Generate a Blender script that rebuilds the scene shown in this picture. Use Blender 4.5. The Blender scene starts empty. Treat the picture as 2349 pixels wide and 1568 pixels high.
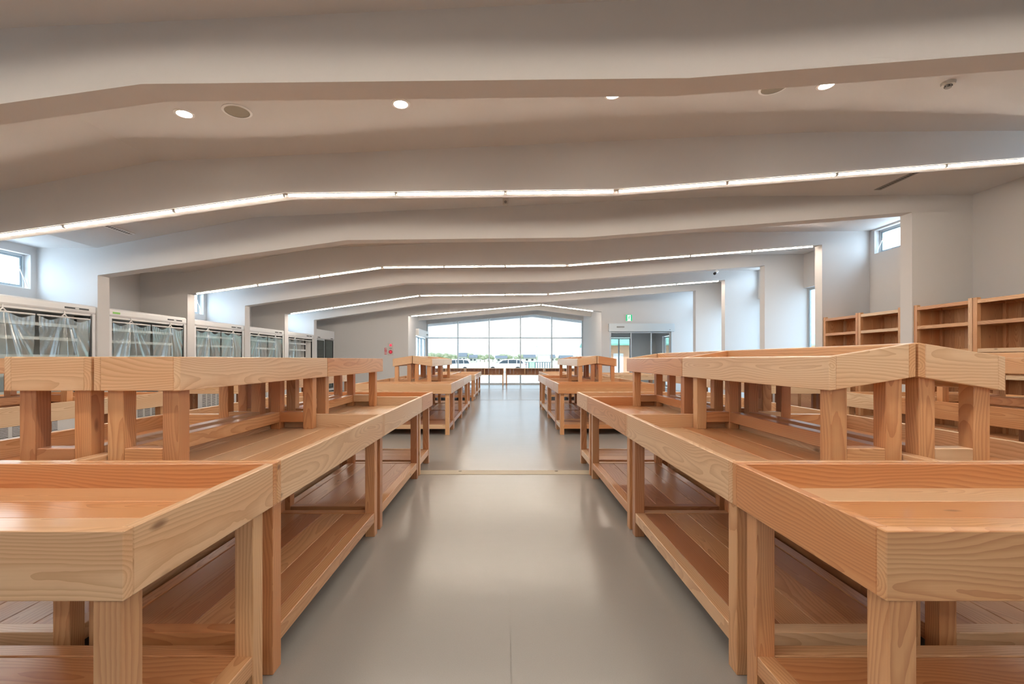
import bpy, bmesh, math, random
from mathutils import Vector, Matrix

random.seed(7)
SC = bpy.context.scene
COL = SC.collection
PI = math.pi

# ------------------------------------------------------------------ camera
FPX, VPX, VPY, EYE = 1050.0, 1158.0, 824.0, 1.15      # focal length and vanishing point in 2349x1568 pixels
cam = bpy.data.cameras.new('camera')
cam.sensor_fit = 'HORIZONTAL'
cam.sensor_width = 36.0
cam.lens = 36.0 * FPX / 2349.0
cam.shift_x = (1174.5 - VPX) / 2349.0
cam.shift_y = (VPY - 784.0) / 2349.0
cam.clip_start, cam.clip_end = 0.05, 2000
camo = bpy.data.objects.new('camera', cam)
COL.objects.link(camo)
camo.location = (0, 0, EYE)
camo.rotation_euler = (PI / 2, 0, 0)
SC.camera = camo

# ------------------------------------------------------------------ world, sun, exposure
SC.view_settings.view_transform = 'Standard'
SC.view_settings.look = 'None'
SC.view_settings.exposure = 0.2
SC.view_settings.gamma = 1.0
SC.view_settings.use_curve_mapping = False
SKY_STRENGTH = 11.5
LED_STRENGTH = 80.0
DOWN_STRENGTH = 60.0
world = bpy.data.worlds.new('sky')
SC.world = world
world.use_nodes = True
wn = world.node_tree
bgn = wn.nodes['Background']
bgn.inputs[0].default_value = (0.58, 0.80, 1.0, 1)
bgn.inputs[1].default_value = SKY_STRENGTH
sun = bpy.data.lights.new('sun', 'SUN')
sun.energy = 14.0
sun.angle = 0.02
sun.color = (1, 0.95, 0.88)
suno = bpy.data.objects.new('sun', sun)
COL.objects.link(suno)
suno.rotation_euler = (math.radians(42), 0, math.radians(-14))   # high sun from behind the hall

SC.cycles.max_bounces = 6
SC.cycles.diffuse_bounces = 4
SC.cycles.glossy_bounces = 2
SC.cycles.transparent_max_bounces = 8
SC.cycles.caustics_reflective = False
SC.cycles.caustics_refractive = False
SC.cycles.adaptive_threshold = 0.03
SC.cycles.use_light_tree = False

# ------------------------------------------------------------------ materials
MAT = {}
def new_mat(name):
    m = bpy.data.materials.new(name)
    m.use_nodes = True
    MAT[name] = m
    nt = m.node_tree
    b = nt.nodes['Principled BSDF']
    return m, nt, b

def plain(name, col, rough=0.5, metal=0.0, emit=None, strength=0.0, noise=0.0, nscale=20.0, bump=0.0, bscale=200.0, spec=0.5):
    m, nt, b = new_mat(name)
    b.inputs['Base Color'].default_value = (*col, 1)
    b.inputs['Roughness'].default_value = rough
    b.inputs['Metallic'].default_value = metal
    b.inputs['Specular IOR Level'].default_value = spec
    if emit:
        b.inputs['Emission Color'].default_value = (*emit, 1)
        b.inputs['Emission Strength'].default_value = strength
    if noise or bump:
        tc = nt.nodes.new('ShaderNodeTexCoord')
    if noise:
        n = nt.nodes.new('ShaderNodeTexNoise'); n.inputs['Scale'].default_value = nscale; n.inputs['Detail'].default_value = 4
        nt.links.new(tc.outputs['Object'], n.inputs['Vector'])
        mx = nt.nodes.new('ShaderNodeMix'); mx.data_type = 'RGBA'
        mx.inputs[6].default_value = tuple(c * (1 - noise) for c in col) + (1,)
        mx.inputs[7].default_value = tuple(min(1, c * (1 + noise)) for c in col) + (1,)
        nt.links.new(n.outputs['Fac'], mx.inputs[0])
        nt.links.new(mx.outputs[2], b.inputs['Base Color'])
    if bump:
        n2 = nt.nodes.new('ShaderNodeTexNoise'); n2.inputs['Scale'].default_value = bscale; n2.inputs['Detail'].default_value = 2
        nt.links.new(tc.outputs['Object'], n2.inputs['Vector'])
        bp = nt.nodes.new('ShaderNodeBump'); bp.inputs['Strength'].default_value = bump; bp.inputs['Distance'].default_value = 0.002
        nt.links.new(n2.outputs['Fac'], bp.inputs['Height'])
        nt.links.new(bp.outputs['Normal'], b.inputs['Normal'])
    return m

def wood(name, light, heart, dark, rough=0.30, ring=30.0):
    """cedar: growth rings round the board's long (local X) axis, sapwood to heartwood, knots; every board differs"""
    m, nt, b = new_mat(name)
    N, L = nt.nodes.new, nt.links.new
    tc = N('ShaderNodeTexCoord')
    oi = N('ShaderNodeObjectInfo')
    wnz = N('ShaderNodeTexWhiteNoise'); wnz.noise_dimensions = '1D'
    L(oi.outputs['Random'], wnz.inputs['W'])
    # per-board offset
    sub = N('ShaderNodeVectorMath'); sub.operation = 'SUBTRACT'; sub.inputs[1].default_value = (0.5, 0.5, 0.5)
    L(wnz.outputs['Color'], sub.inputs[0])
    mul = N('ShaderNodeVectorMath'); mul.operation = 'MULTIPLY'; mul.inputs[1].default_value = (9.0, 0.16, 0.16)
    L(sub.outputs[0], mul.inputs[0])
    add = N('ShaderNodeVectorMath'); add.operation = 'ADD'
    L(tc.outputs['Object'], add.inputs[0]); L(mul.outputs[0], add.inputs[1])
    # slow wander of the heart along the board
    mpw = N('ShaderNodeMapping'); mpw.inputs['Scale'].default_value = (1.5, 5, 5)
    L(add.outputs[0], mpw.inputs['Vector'])
    nz = N('ShaderNodeTexNoise'); nz.inputs['Scale'].default_value = 1.0; nz.inputs['Detail'].default_value = 1.0; nz.inputs['Roughness'].default_value = 0.45
    L(mpw.outputs[0], nz.inputs['Vector'])
    s2 = N('ShaderNodeVectorMath'); s2.operation = 'SUBTRACT'; s2.inputs[1].default_value = (0.5, 0.5, 0.5)
    L(nz.outputs['Color'], s2.inputs[0])
    m2 = N('ShaderNodeVectorMath'); m2.operation = 'MULTIPLY'; m2.inputs[1].default_value = (0, 0.13, 0.13)
    L(s2.outputs[0], m2.inputs[0])
    a2 = N('ShaderNodeVectorMath'); a2.operation = 'ADD'
    L(add.outputs[0], a2.inputs[0]); L(m2.outputs[0], a2.inputs[1])
    wv = N('ShaderNodeTexWave'); wv.wave_type = 'RINGS'; wv.rings_direction = 'X'; wv.wave_profile = 'SAW'
    wv.inputs['Scale'].default_value = ring; wv.inputs['Distortion'].default_value = 0.6
    wv.inputs['Detail'].default_value = 0; wv.inputs['Detail Scale'].default_value = 1.2
    L(a2.outputs[0], wv.inputs['Vector'])
    # fine fibre
    mpf = N('ShaderNodeMapping'); mpf.inputs['Scale'].default_value = (6, 260, 260)
    L(add.outputs[0], mpf.inputs['Vector'])
    nf = N('ShaderNodeTexNoise'); nf.inputs['Scale'].default_value = 1.0; nf.inputs['Detail'].default_value = 1
    L(mpf.outputs[0], nf.inputs['Vector'])
    # heart / sap mix
    mph = N('ShaderNodeMapping'); mph.inputs['Scale'].default_value = (0.7, 9, 9)
    L(add.outputs[0], mph.inputs['Vector'])
    nh = N('ShaderNodeTexNoise'); nh.inputs['Scale'].default_value = 1.0; nh.inputs['Detail'].default_value = 0
    L(mph.outputs[0], nh.inputs['Vector'])
    ma = N('ShaderNodeMath'); ma.operation = 'MULTIPLY_ADD'; ma.inputs[1].default_value = 0.75; ma.inputs[2].default_value = -0.28
    L(wnz.outputs['Value'], ma.inputs[0])
    mb = N('ShaderNodeMath'); mb.operation = 'ADD'; mb.use_clamp = True
    L(ma.outputs[0], mb.inputs[0]); L(nh.outputs['Fac'], mb.inputs[1])
    base = N('ShaderNodeMix'); base.data_type = 'RGBA'
    base.inputs[6].default_value = (*light, 1); base.inputs[7].default_value = (*heart, 1)
    L(mb.outputs[0], base.inputs[0])
    # latewood lines
    rp = N('ShaderNodeValToRGB')
    rp.color_ramp.elements[0].position = 0.35; rp.color_ramp.elements[0].color = (0, 0, 0, 1)
    rp.color_ramp.elements[1].position = 1.0; rp.color_ramp.elements[1].color = (0.62, 0.62, 0.62, 1)
    L(wv.outputs['Fac'], rp.inputs['Fac'])
    mfl = N('ShaderNodeMath'); mfl.operation = 'MULTIPLY_ADD'; mfl.inputs[1].default_value = 0.36; mfl.inputs[2].default_value = -0.12
    L(nf.outputs['Fac'], mfl.inputs[0])
    madd = N('ShaderNodeMath'); madd.operation = 'ADD'; madd.use_clamp = True
    L(rp.outputs['Color'], madd.inputs[0]); L(mfl.outputs[0], madd.inputs[1])
    mx = N('ShaderNodeMix'); mx.data_type = 'RGBA'
    dk = N('ShaderNodeMix'); dk.data_type = 'RGBA'; dk.blend_type = 'MULTIPLY'; dk.inputs[0].default_value = 1.0
    dk.inputs[7].default_value = (*dark, 1)
    L(base.outputs[2], dk.inputs[6])
    L(madd.outputs[0], mx.inputs[0]); L(base.outputs[2], mx.inputs[6]); L(dk.outputs[2], mx.inputs[7])
    # knots
    mpk = N('ShaderNodeMapping'); mpk.inputs['Scale'].default_value = (2.1, 5.5, 5.5)
    L(add.outputs[0], mpk.inputs['Vector'])
    vk = N('ShaderNodeTexVoronoi'); vk.inputs['Scale'].default_value = 1.0; vk.inputs['Randomness'].default_value = 1.0
    L(mpk.outputs[0], vk.inputs['Vector'])
    rk = N('ShaderNodeValToRGB')
    rk.color_ramp.elements[0].position = 0.03; rk.color_ramp.elements[0].color = (1, 1, 1, 1)
    rk.color_ramp.elements[1].position = 0.075; rk.color_ramp.elements[1].color = (0, 0, 0, 1)
    L(vk.outputs['Distance'], rk.inputs['Fac'])
    kn = N('ShaderNodeMix'); kn.data_type = 'RGBA'
    kn.inputs[7].default_value = (heart[0] * .28, heart[1] * .22, heart[2] * .2, 1)
    kf = N('ShaderNodeMath'); kf.operation = 'MULTIPLY'; kf.inputs[1].default_value = 0.8
    L(rk.outputs['Color'], kf.inputs[0]); L(kf.outputs[0], kn.inputs[0])
    L(mx.outputs[2], kn.inputs[6])
    L(kn.outputs[2], b.inputs['Base Color'])
    b.inputs['Roughness'].default_value = rough
    b.inputs['Specular IOR Level'].default_value = 0.55
    bp = N('ShaderNodeBump'); bp.inputs['Strength'].default_value = 0.18; bp.inputs['Distance'].default_value = 0.001
    L(madd.outputs[0], bp.inputs['Height']); L(bp.outputs['Normal'], b.inputs['Normal'])
    return m

wood('cedar', (0.74, 0.49, 0.27), (0.63, 0.30, 0.13), (0.66, 0.50, 0.40))
wood('cedar_red', (0.62, 0.37, 0.19), (0.47, 0.215, 0.105), (0.66, 0.52, 0.44))
wood('cedar_pale', (0.80, 0.62, 0.42), (0.71, 0.45, 0.26), (0.70, 0.57, 0.46))

plain('white_paint', (0.69, 0.68, 0.675), 0.85, bump=0.12, bscale=320, spec=0.2)
plain('white_metal', (0.82, 0.82, 0.82), 0.35)
plain('fridge_white', (0.80, 0.81, 0.82), 0.3)
plain('fridge_inside', (0.72, 0.72, 0.71), 0.4)
plain('shelf_white', (0.85, 0.85, 0.84), 0.4)
plain('black_plastic', (0.02, 0.02, 0.022), 0.35)
plain('dark_frame', (0.045, 0.047, 0.05), 0.35)
plain('alu', (0.42, 0.50, 0.56), 0.4, metal=0.3)
plain('alu_light', (0.62, 0.68, 0.72), 0.35, metal=0.2)
plain('speaker_mesh', (0.33, 0.30, 0.24), 0.8, noise=0.15, nscale=300)
plain('vent_grey', (0.30, 0.29, 0.28), 0.6)
plain('dark_slot', (0.05, 0.05, 0.05), 0.8)
plain('red', (0.62, 0.015, 0.04), 0.35)
plain('red_glow', (0.6, 0.02, 0.06), 0.3, emit=(1, 0.05, 0.12), strength=0.7)
plain('panel_beige', (0.62, 0.60, 0.56), 0.5)
plain('white_print', (0.9, 0.9, 0.9), 0.5)
plain('exit_green', (0.0, 0.42, 0.17), 0.4, emit=(0.0, 0.55, 0.22), strength=0.45)
plain('exit_white', (0.9, 0.95, 0.92), 0.4, emit=(0.9, 1, 0.95), strength=0.6)
plain('sticker_green', (0.25, 0.62, 0.12), 0.5)
plain('screw', (0.10, 0.08, 0.05), 0.4, metal=0.6)
plain('tape_beige', (0.50, 0.45, 0.35), 0.5, noise=0.05)
plain('led', (1, 0.9, 0.75), 0.4, emit=(1.0, 0.86, 0.71), strength=LED_STRENGTH)
plain('lamp_disc', (1, 0.9, 0.75), 0.4, emit=(1.0, 0.84, 0.66), strength=DOWN_STRENGTH)
# outside
plain('asphalt', (0.55, 0.56, 0.57), 0.9, noise=0.06, nscale=2)
plain('line_white', (0.85, 0.85, 0.85), 0.7)
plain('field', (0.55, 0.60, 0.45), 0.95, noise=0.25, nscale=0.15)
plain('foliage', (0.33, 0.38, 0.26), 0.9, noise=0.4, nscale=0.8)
plain('bark', (0.16, 0.12, 0.09), 0.9)
plain('render_orange', (0.72, 0.42, 0.26), 0.8, noise=0.05, nscale=3)
plain('roof_green', (0.22, 0.52, 0.42), 0.5)
plain('roof_slate', (0.16, 0.20, 0.25), 0.6)
plain('house_wall', (0.62, 0.62, 0.60), 0.8)
plain('car_white', (0.85, 0.86, 0.88), 0.15, spec=0.6)
plain('car_glass', (0.03, 0.05, 0.07), 0.08, spec=0.8)
plain('tyre', (0.02, 0.02, 0.02), 0.8)
plain('fence_grey', (0.12, 0.19, 0.24), 0.6)
plain('fence_green', (0.25, 0.55, 0.42), 0.6)
plain('pole_grey', (0.45, 0.45, 0.44), 0.7)
plain('concrete', (0.55, 0.55, 0.53), 0.85, noise=0.08, nscale=6)

# floor: semi-gloss beige vinyl
m, nt, b = new_mat('vinyl')
tc = nt.nodes.new('ShaderNodeTexCoord')
n1 = nt.nodes.new('ShaderNodeTexNoise'); n1.inputs['Scale'].default_value = 0.9; n1.inputs['Detail'].default_value = 6
mp = nt.nodes.new('ShaderNodeMapping'); mp.inputs['Scale'].default_value = (0.6, 2.2, 1)
n2 = nt.nodes.new('ShaderNodeTexNoise'); n2.inputs['Scale'].default_value = 260; n2.inputs['Detail'].default_value = 2
nt.links.new(tc.outputs['Object'], n1.inputs['Vector'])
nt.links.new(tc.outputs['Object'], n2.inputs['Vector'])
mx = nt.nodes.new('ShaderNodeMix'); mx.data_type = 'RGBA'
mx.inputs[6].default_value = (0.345, 0.345, 0.34, 1); mx.inputs[7].default_value = (0.39, 0.39, 0.385, 1)
nt.links.new(n1.outputs['Fac'], mx.inputs[0])
m2x = nt.nodes.new('ShaderNodeMix'); m2x.data_type = 'RGBA'; m2x.blend_type = 'MULTIPLY'; m2x.inputs[0].default_value = 0.16
nt.links.new(mx.outputs[2], m2x.inputs[6]); nt.links.new(n2.outputs['Fac'], m2x.inputs[7])
nt.links.new(m2x.outputs[2], b.inputs['Base Color'])
b.inputs['Roughness'].default_value = 0.21
b.inputs['Specular IOR Level'].default_value = 0.5
nt.links.new(tc.outputs['Object'], mp.inputs['Vector'])
n3 = nt.nodes.new('ShaderNodeTexNoise'); n3.inputs['Scale'].default_value = 5; n3.inputs['Detail'].default_value = 4
nt.links.new(mp.outputs[0], n3.inputs['Vector'])
bp = nt.nodes.new('ShaderNodeBump'); bp.inputs['Strength'].default_value = 0.10; bp.inputs['Distance'].default_value = 0.01
nt.links.new(n3.outputs['Fac'], bp.inputs['Height']); nt.links.new(bp.outputs['Normal'], b.inputs['Normal'])

def glassy(name, tint, gloss=0.06, rough=0.02, facing=False):
    m, nt, b = new_mat(name)
    nt.nodes.remove(b)
    out = nt.nodes['Material Output']
    tr = nt.nodes.new('ShaderNodeBsdfTransparent'); tr.inputs[0].default_value = (*tint, 1)
    gl = nt.nodes.new('ShaderNodeBsdfGlossy'); gl.inputs['Roughness'].default_value = rough
    fr = nt.nodes.new('ShaderNodeLayerWeight'); fr.inputs['Blend'].default_value = 0.5
    pw = nt.nodes.new('ShaderNodeMath'); pw.operation = 'POWER'; pw.inputs[1].default_value = 5.0
    nt.links.new(fr.outputs['Facing'], pw.inputs[0])
    mu = nt.nodes.new('ShaderNodeMath'); mu.operation = 'MULTIPLY_ADD'; mu.inputs[1].default_value = 0.9; mu.inputs[2].default_value = 0.02 + gloss; mu.use_clamp = True
    nt.links.new(pw.outputs[0], mu.inputs[0])
    mx = nt.nodes.new('ShaderNodeMixShader')
    nt.links.new(mu.outputs[0], mx.inputs[0]); nt.links.new(tr.outputs[0], mx.inputs[1]); nt.links.new(gl.outputs[0], mx.inputs[2])
    nt.links.new(mx.outputs[0], out.inputs['Surface'])
    return m
glassy('glass', (0.98, 0.99, 0.99), 0.0)
glassy('glass_half', (0.24, 0.235, 0.23), 0.0)
glassy('glass_side', (0.60, 0.61, 0.61), 0.0)
glassy('glass_tinted', (0.41, 0.395, 0.38), 0.0)
glassy('fridge_glass', (0.62, 0.68, 0.68), 0.03)
# clear vinyl curtain: mostly transparent, a little milky, glossy
m, nt, b = new_mat('vinyl_curtain')
nt.nodes.remove(b)
out = nt.nodes['Material Output']
tr = nt.nodes.new('ShaderNodeBsdfTransparent'); tr.inputs[0].default_value = (0.90, 0.97, 0.97, 1)
tl = nt.nodes.new('ShaderNodeBsdfTranslucent'); tl.inputs[0].default_value = (0.75, 0.95, 0.95, 1)
df = nt.nodes.new('ShaderNodeBsdfDiffuse'); df.inputs[0].default_value = (0.80, 0.93, 0.94, 1)
gl = nt.nodes.new('ShaderNodeBsdfGlossy'); gl.inputs['Roughness'].default_value = 0.12
lw = nt.nodes.new('ShaderNodeLayerWeight'); lw.inputs['Blend'].default_value = 0.35
m1 = nt.nodes.new('ShaderNodeMixShader'); m1.inputs[0].default_value = 0.5
nt.links.new(tl.outputs[0], m1.inputs[1]); nt.links.new(df.outputs[0], m1.inputs[2])
m2s = nt.nodes.new('ShaderNodeMixShader'); m2s.inputs[0].default_value = 0.26
nt.links.new(tr.outputs[0], m2s.inputs[1]); nt.links.new(m1.outputs[0], m2s.inputs[2])
m3 = nt.nodes.new('ShaderNodeMixShader')
mm = nt.nodes.new('ShaderNodeMath'); mm.operation = 'MULTIPLY_ADD'; mm.inputs[1].default_value = 0.55; mm.inputs[2].default_value = 0.10
nt.links.new(lw.outputs['Facing'], mm.inputs[0]); nt.links.new(mm.outputs[0], m3.inputs[0])
nt.links.new(m2s.outputs[0], m3.inputs[1]); nt.links.new(gl.outputs[0], m3.inputs[2])
nt.links.new(m3.outputs[0], out.inputs['Surface'])

# ------------------------------------------------------------------ helpers
def link(name, mesh, parent=None, loc=(0, 0, 0), rot=None):
    o = bpy.data.objects.new(name, mesh)
    COL.objects.link(o)
    o.location = loc
    if rot: o.rotation_euler = rot
    if parent is not None: o.parent = parent
    return o

def tag(o, label=None, cat=None, group=None, kind=None):
    if label: o['label'] = label
    if cat: o['category'] = cat
    if group: o['group'] = group
    if kind: o['kind'] = kind
    return o

def thing(name, label, cat, loc=(0, 0, 0), group=None, rotz=0.0, kind=None):
    o = link(name, None, None, loc)
    o.empty_display_size = 0.1
    o.rotation_euler = (0, 0, rotz)
    return tag(o, label, cat, group, kind)

def mesh_from(name, verts, faces, mat, smooth=False):
    me = bpy.data.meshes.new(name)
    me.from_pydata([tuple(v) for v in verts], [], faces)
    me.materials.append(MAT[mat])
    if smooth:
        me.polygons.foreach_set('use_smooth', [True] * len(me.polygons))
    me.update()
    return me

class MB:
    """collects simple solids into one mesh"""
    def __init__(s): s.v, s.f = [], []
    def box(s, x0, x1, y0, y1, z0, z1):
        n = len(s.v)
        s.v += [(x0, y0, z0), (x1, y0, z0), (x1, y1, z0), (x0, y1, z0), (x0, y0, z1), (x1, y0, z1), (x1, y1, z1), (x0, y1, z1)]
        s.f += [tuple(n + i for i in q) for q in ((0, 3, 2, 1), (4, 5, 6, 7), (0, 1, 5, 4), (1, 2, 6, 5), (2, 3, 7, 6), (3, 0, 4, 7))]
        return s
    def prism_xz(s, pts, y0, y1):
        n, k = len(s.v), len(pts)
        s.v += [(x, y0, z) for x, z in pts] + [(x, y1, z) for x, z in pts]
        s.f += [tuple(n + i for i in range(k)), tuple(n + k + i for i in reversed(range(k)))]
        s.f += [(n + (i + 1) % k, n + i, n + k + i, n + k + (i + 1) % k) for i in range(k)]
        return s
    def prism_yz(s, pts, x0, x1):
        n, k = len(s.v), len(pts)
        s.v += [(x0, y, z) for y, z in pts] + [(x1, y, z) for y, z in pts]
        s.f += [tuple(n + i for i in reversed(range(k))), tuple(n + k + i for i in range(k))]
        s.f += [(n + i, n + (i + 1) % k, n + k + (i + 1) % k, n + k + i) for i in range(k)]
        return s
    def tube(s, p0, p1, r, seg=8, r1=None):
        p0, p1 = Vector(p0), Vector(p1)
        r1 = r if r1 is None else r1
        d = (p1 - p0).normalized()
        u = d.orthogonal().normalized(); w = d.cross(u)
        n = len(s.v)
        for p, q in ((p0, r), (p1, r1)):
            for i in range(seg):
                a = 2 * PI * i / seg
                s.v.append(tuple(p + u * (q * math.cos(a)) + w * (q * math.sin(a))))
        s.f += [tuple(n + i for i in reversed(range(seg))), tuple(n + seg + i for i in range(seg))]
        s.f += [(n + i, n + (i + 1) % seg, n + seg + (i + 1) % seg, n + seg + i) for i in range(seg)]
        return s
    def mesh(s, name, mat, smooth=False): return mesh_from(name, s.v, s.f, mat, smooth)
    def obj(s, name, mat, parent=None, loc=(0, 0, 0), rot=None, smooth=False):
        me = s.mesh(name, mat, smooth)
        bm = bmesh.new(); bm.from_mesh(me)
        bmesh.ops.recalc_face_normals(bm, faces=bm.faces[:])
        bm.to_mesh(me); bm.free()
        return link(name, me, parent, loc, rot)

_cache = {}
def bevel_box(lx, ly, lz, bev, mat, shear_y=0.0, shear_x=0.0):
    key = (round(lx, 4), round(ly, 4), round(lz, 4), bev, mat, round(shear_y, 4), round(shear_x, 4))
    if key in _cache: return _cache[key]
    bm = bmesh.new()
    bmesh.ops.create_cube(bm, size=1.0)
    for v in bm.verts:
        v.co = Vector((v.co.x * lx, v.co.y * ly, v.co.z * lz))
    if bev:
        bmesh.ops.bevel(bm, geom=bm.edges[:], offset=min(bev, min(lx, ly, lz) * 0.3), segments=1, affect='EDGES', profile=0.5)
    if shear_y or shear_x:
        for v in bm.verts: v.co.z += shear_y * v.co.y + shear_x * v.co.x
    me = bpy.data.meshes.new('board')
    bm.to_mesh(me); bm.free()
    me.materials.append(MAT[mat])
    _cache[key] = me
    return me

def board(name, parent, c, size, mat='cedar', axis=None, bev=0.0022, slope=0.0):
    """one piece of timber; its mesh runs along local X so the grain follows the board.
    slope: rise of the piece per metre of X (pieces of the peaked trays)"""
    sx, sy, sz = size
    if axis is None:
        axis = 'xyz'[[sx, sy, sz].index(max(size))]
    if axis == 'x':
        me = bevel_box(sx, sy, sz, bev, mat, 0.0, slope); rot = None
    elif axis == 'y':
        me = bevel_box(sy, sx, sz, bev, mat, -slope, 0.0); rot = (0, 0, PI / 2)
    else:
        me = bevel_box(sz, sy, sx, bev, mat); rot = (0, -PI / 2, 0)
    return link(name, me, parent, c, rot)

def text_mesh(name, body, size, mat, parent, loc, rot, extrude=0.001):
    cu = bpy.data.curves.new(name, 'FONT')
    cu.body = body; cu.size = size; cu.align_x = 'CENTER'; cu.align_y = 'CENTER'; cu.extrude = extrude
    tmp = bpy.data.objects.new(name + '_tmp', cu)
    COL.objects.link(tmp)
    dg = bpy.context.evaluated_depsgraph_get()
    me = bpy.data.meshes.new_from_object(tmp.evaluated_get(dg))
    bpy.data.objects.remove(tmp); bpy.data.curves.remove(cu)
    me.materials.clear(); me.materials.append(MAT[mat])
    return link(name, me, parent, loc, rot)

def struct(o):
    o['kind'] = 'structure'
    return o

# ------------------------------------------------------------------ building shell
S = 2.0                                  # bay
WALL = 7.22                              # inner face of the long walls
OPEN = 6.28                              # half width of the portal openings
FT = 0.21                                # portal thickness
FR = {n: 3.06 + S * i for i, n in enumerate('ABCDEFGH')}   # front faces; H is the end wall at 17.06
YB = -4.94                               # back of the hall
CEIL = [(-WALL, 2.87), (-6.29, 2.87), (-3.85, 3.34), (3.34, 3.66), (WALL, 3.69)]
SOFF = [(-OPEN, 2.447), (-2.43, 2.99), (1.23, 3.03), (OPEN, 3.42)]
GAB = [(-3.6, 2.77), (1.35, 3.21), (3.6, 2.93)]
def zat(prof, x):
    for (x0, z0), (x1, z1) in zip(prof, prof[1:]):
        if x0 <= x <= x1: return z0 + (z1 - z0) * (x - x0) / (x1 - x0)
    return prof[-1][1]

# floor: vinyl sheets either side of a welded centre seam
fl = MB()
fl.box(-WALL - .3, 0.021, YB - .3, 21.35, -0.2, 0.0)
fl.box(0.025, WALL + .3, YB - .3, 21.35, -0.2, 0.0)
fl.box(0.0205, 0.0255, YB - .3, 21.35, -0.2, -0.003)
fl = struct(fl.obj('floor', 'vinyl'))
# ceiling
cl = MB()
up = [(x, z + 0.25) for x, z in CEIL]
cl.prism_xz([(x, z) for x, z in CEIL] + [(x, z + .25) for x, z in reversed(CEIL)], YB - .2, FR['H'] + FT)
struct(cl.obj('ceiling', 'white_paint'))

# portals: folded beams with side fins, one every two metres
def portal(y, name):
    top = [(x, z + 0.01) for x, z in CEIL]
    pts = [(-WALL, 0)] + top + [(WALL, 0), (OPEN, 0)] + [(x, z) for x, z in reversed(SOFF)] + [(-OPEN, 0)]
    struct(MB().prism_xz(pts, y, y + FT).obj(name, 'white_paint'))
k = 0
for y in [-2.94, -0.94, 1.06] + [FR[c] for c in 'ABCDEFG']:
    k += 1
    portal(y, 'trim_%d' % k)
# end wall with the gabled opening and the automatic door
yH = FR['H']
DX0, DX1, DZ = 3.90, 6.24, 2.20
pts = [(-WALL, 0)] + [(x, z + .01) for x, z in CEIL] + [(WALL, 0), (DX1, 0), (DX1, DZ), (DX0, DZ), (DX0, 0), (3.6, 0)] + [(x, z) for x, z in reversed(GAB)] + [(-3.6, 0)]
struct(MB().prism_xz(pts, yH, yH + FT).obj('wall_end', 'white_paint'))
bw = MB()
bw.box(-WALL - .2, -5.0, YB - .2, YB, 0, 3.95).box(5.0, WALL + .2, YB - .2, YB, 0, 3.95).box(-5.0, 5.0, YB - .2, YB, 0, .45).box(-5.0, 5.0, YB - .2, YB, 2.35, 3.95)
struct(bw.obj('wall_back', 'white_paint'))
bw = struct(link('window_40', None, None, (0, YB - .1, .45)))  # added window behind the camera, out of view, lets daylight onto viewer-facing surfaces
for i in range(6):
    MB().box(-5 + 2 * i - .03, -5 + 2 * i + .03, -.04, .04, 0, 1.9).obj('mullion', 'alu', bw)
for i in range(5):
    MB().box(-5 + 2 * i + .03, -3 + 2 * i - .03, -.004, .004, 0, 1.9).obj('pane', 'glass_half', bw)

def holed_wall(name, x0, x1, ya, yb, za, zb, holes):
    """long wall (thickness x0..x1) with rectangular openings (y0,y1,z0,z1)"""
    ys = sorted({ya, yb, *[h[0] for h in holes], *[h[1] for h in holes]})
    zs = sorted({za, zb, *[h[2] for h in holes], *[h[3] for h in holes]})
    w = MB()
    for i in range(len(ys) - 1):
        run = None
        for j in range(len(zs) - 1):
            cy, cz = (ys[i] + ys[i + 1]) / 2, (zs[j] + zs[j + 1]) / 2
            if any(h[0] < cy < h[1] and h[2] < cz < h[3] for h in holes):
                if run: w.box(x0, x1, ys[i], ys[i + 1], run[0], run[1]); run = None
            else:
                run = (run[0] if run else zs[j], zs[j + 1])
        if run: w.box(x0, x1, ys[i], ys[i + 1], run[0], run[1])
    return struct(w.obj(name, 'white_paint'))

left_holes, right_holes = [], []
for y in (-2.94, 1.06, 5.06, 9.06, 13.06):            # high windows, every second bay on the left
    left_holes.append((y + 0.35, y + 1.91, 2.22, 2.74))
for y in (-0.94, 3.06, 7.06, 11.06, 15.06):           # high windows on the right, tight under the ceiling
    right_holes.append((y + 0.40, y + 1.88, 3.21, 3.66))
for y in (9.06, 11.06, 13.06, 15.06):                 # tall windows on the right
    right_holes.append((y + 0.55, y + 2.0, 0.06, 2.87))
holed_wall('wall_left', -WALL - 0.16, -WALL, YB, FR['H'] + FT, 0, 3.2, left_holes)
holed_wall('wall_right', WALL, WALL + 0.16, YB, FR['H'] + FT, 0, 3.95, right_holes)

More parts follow.
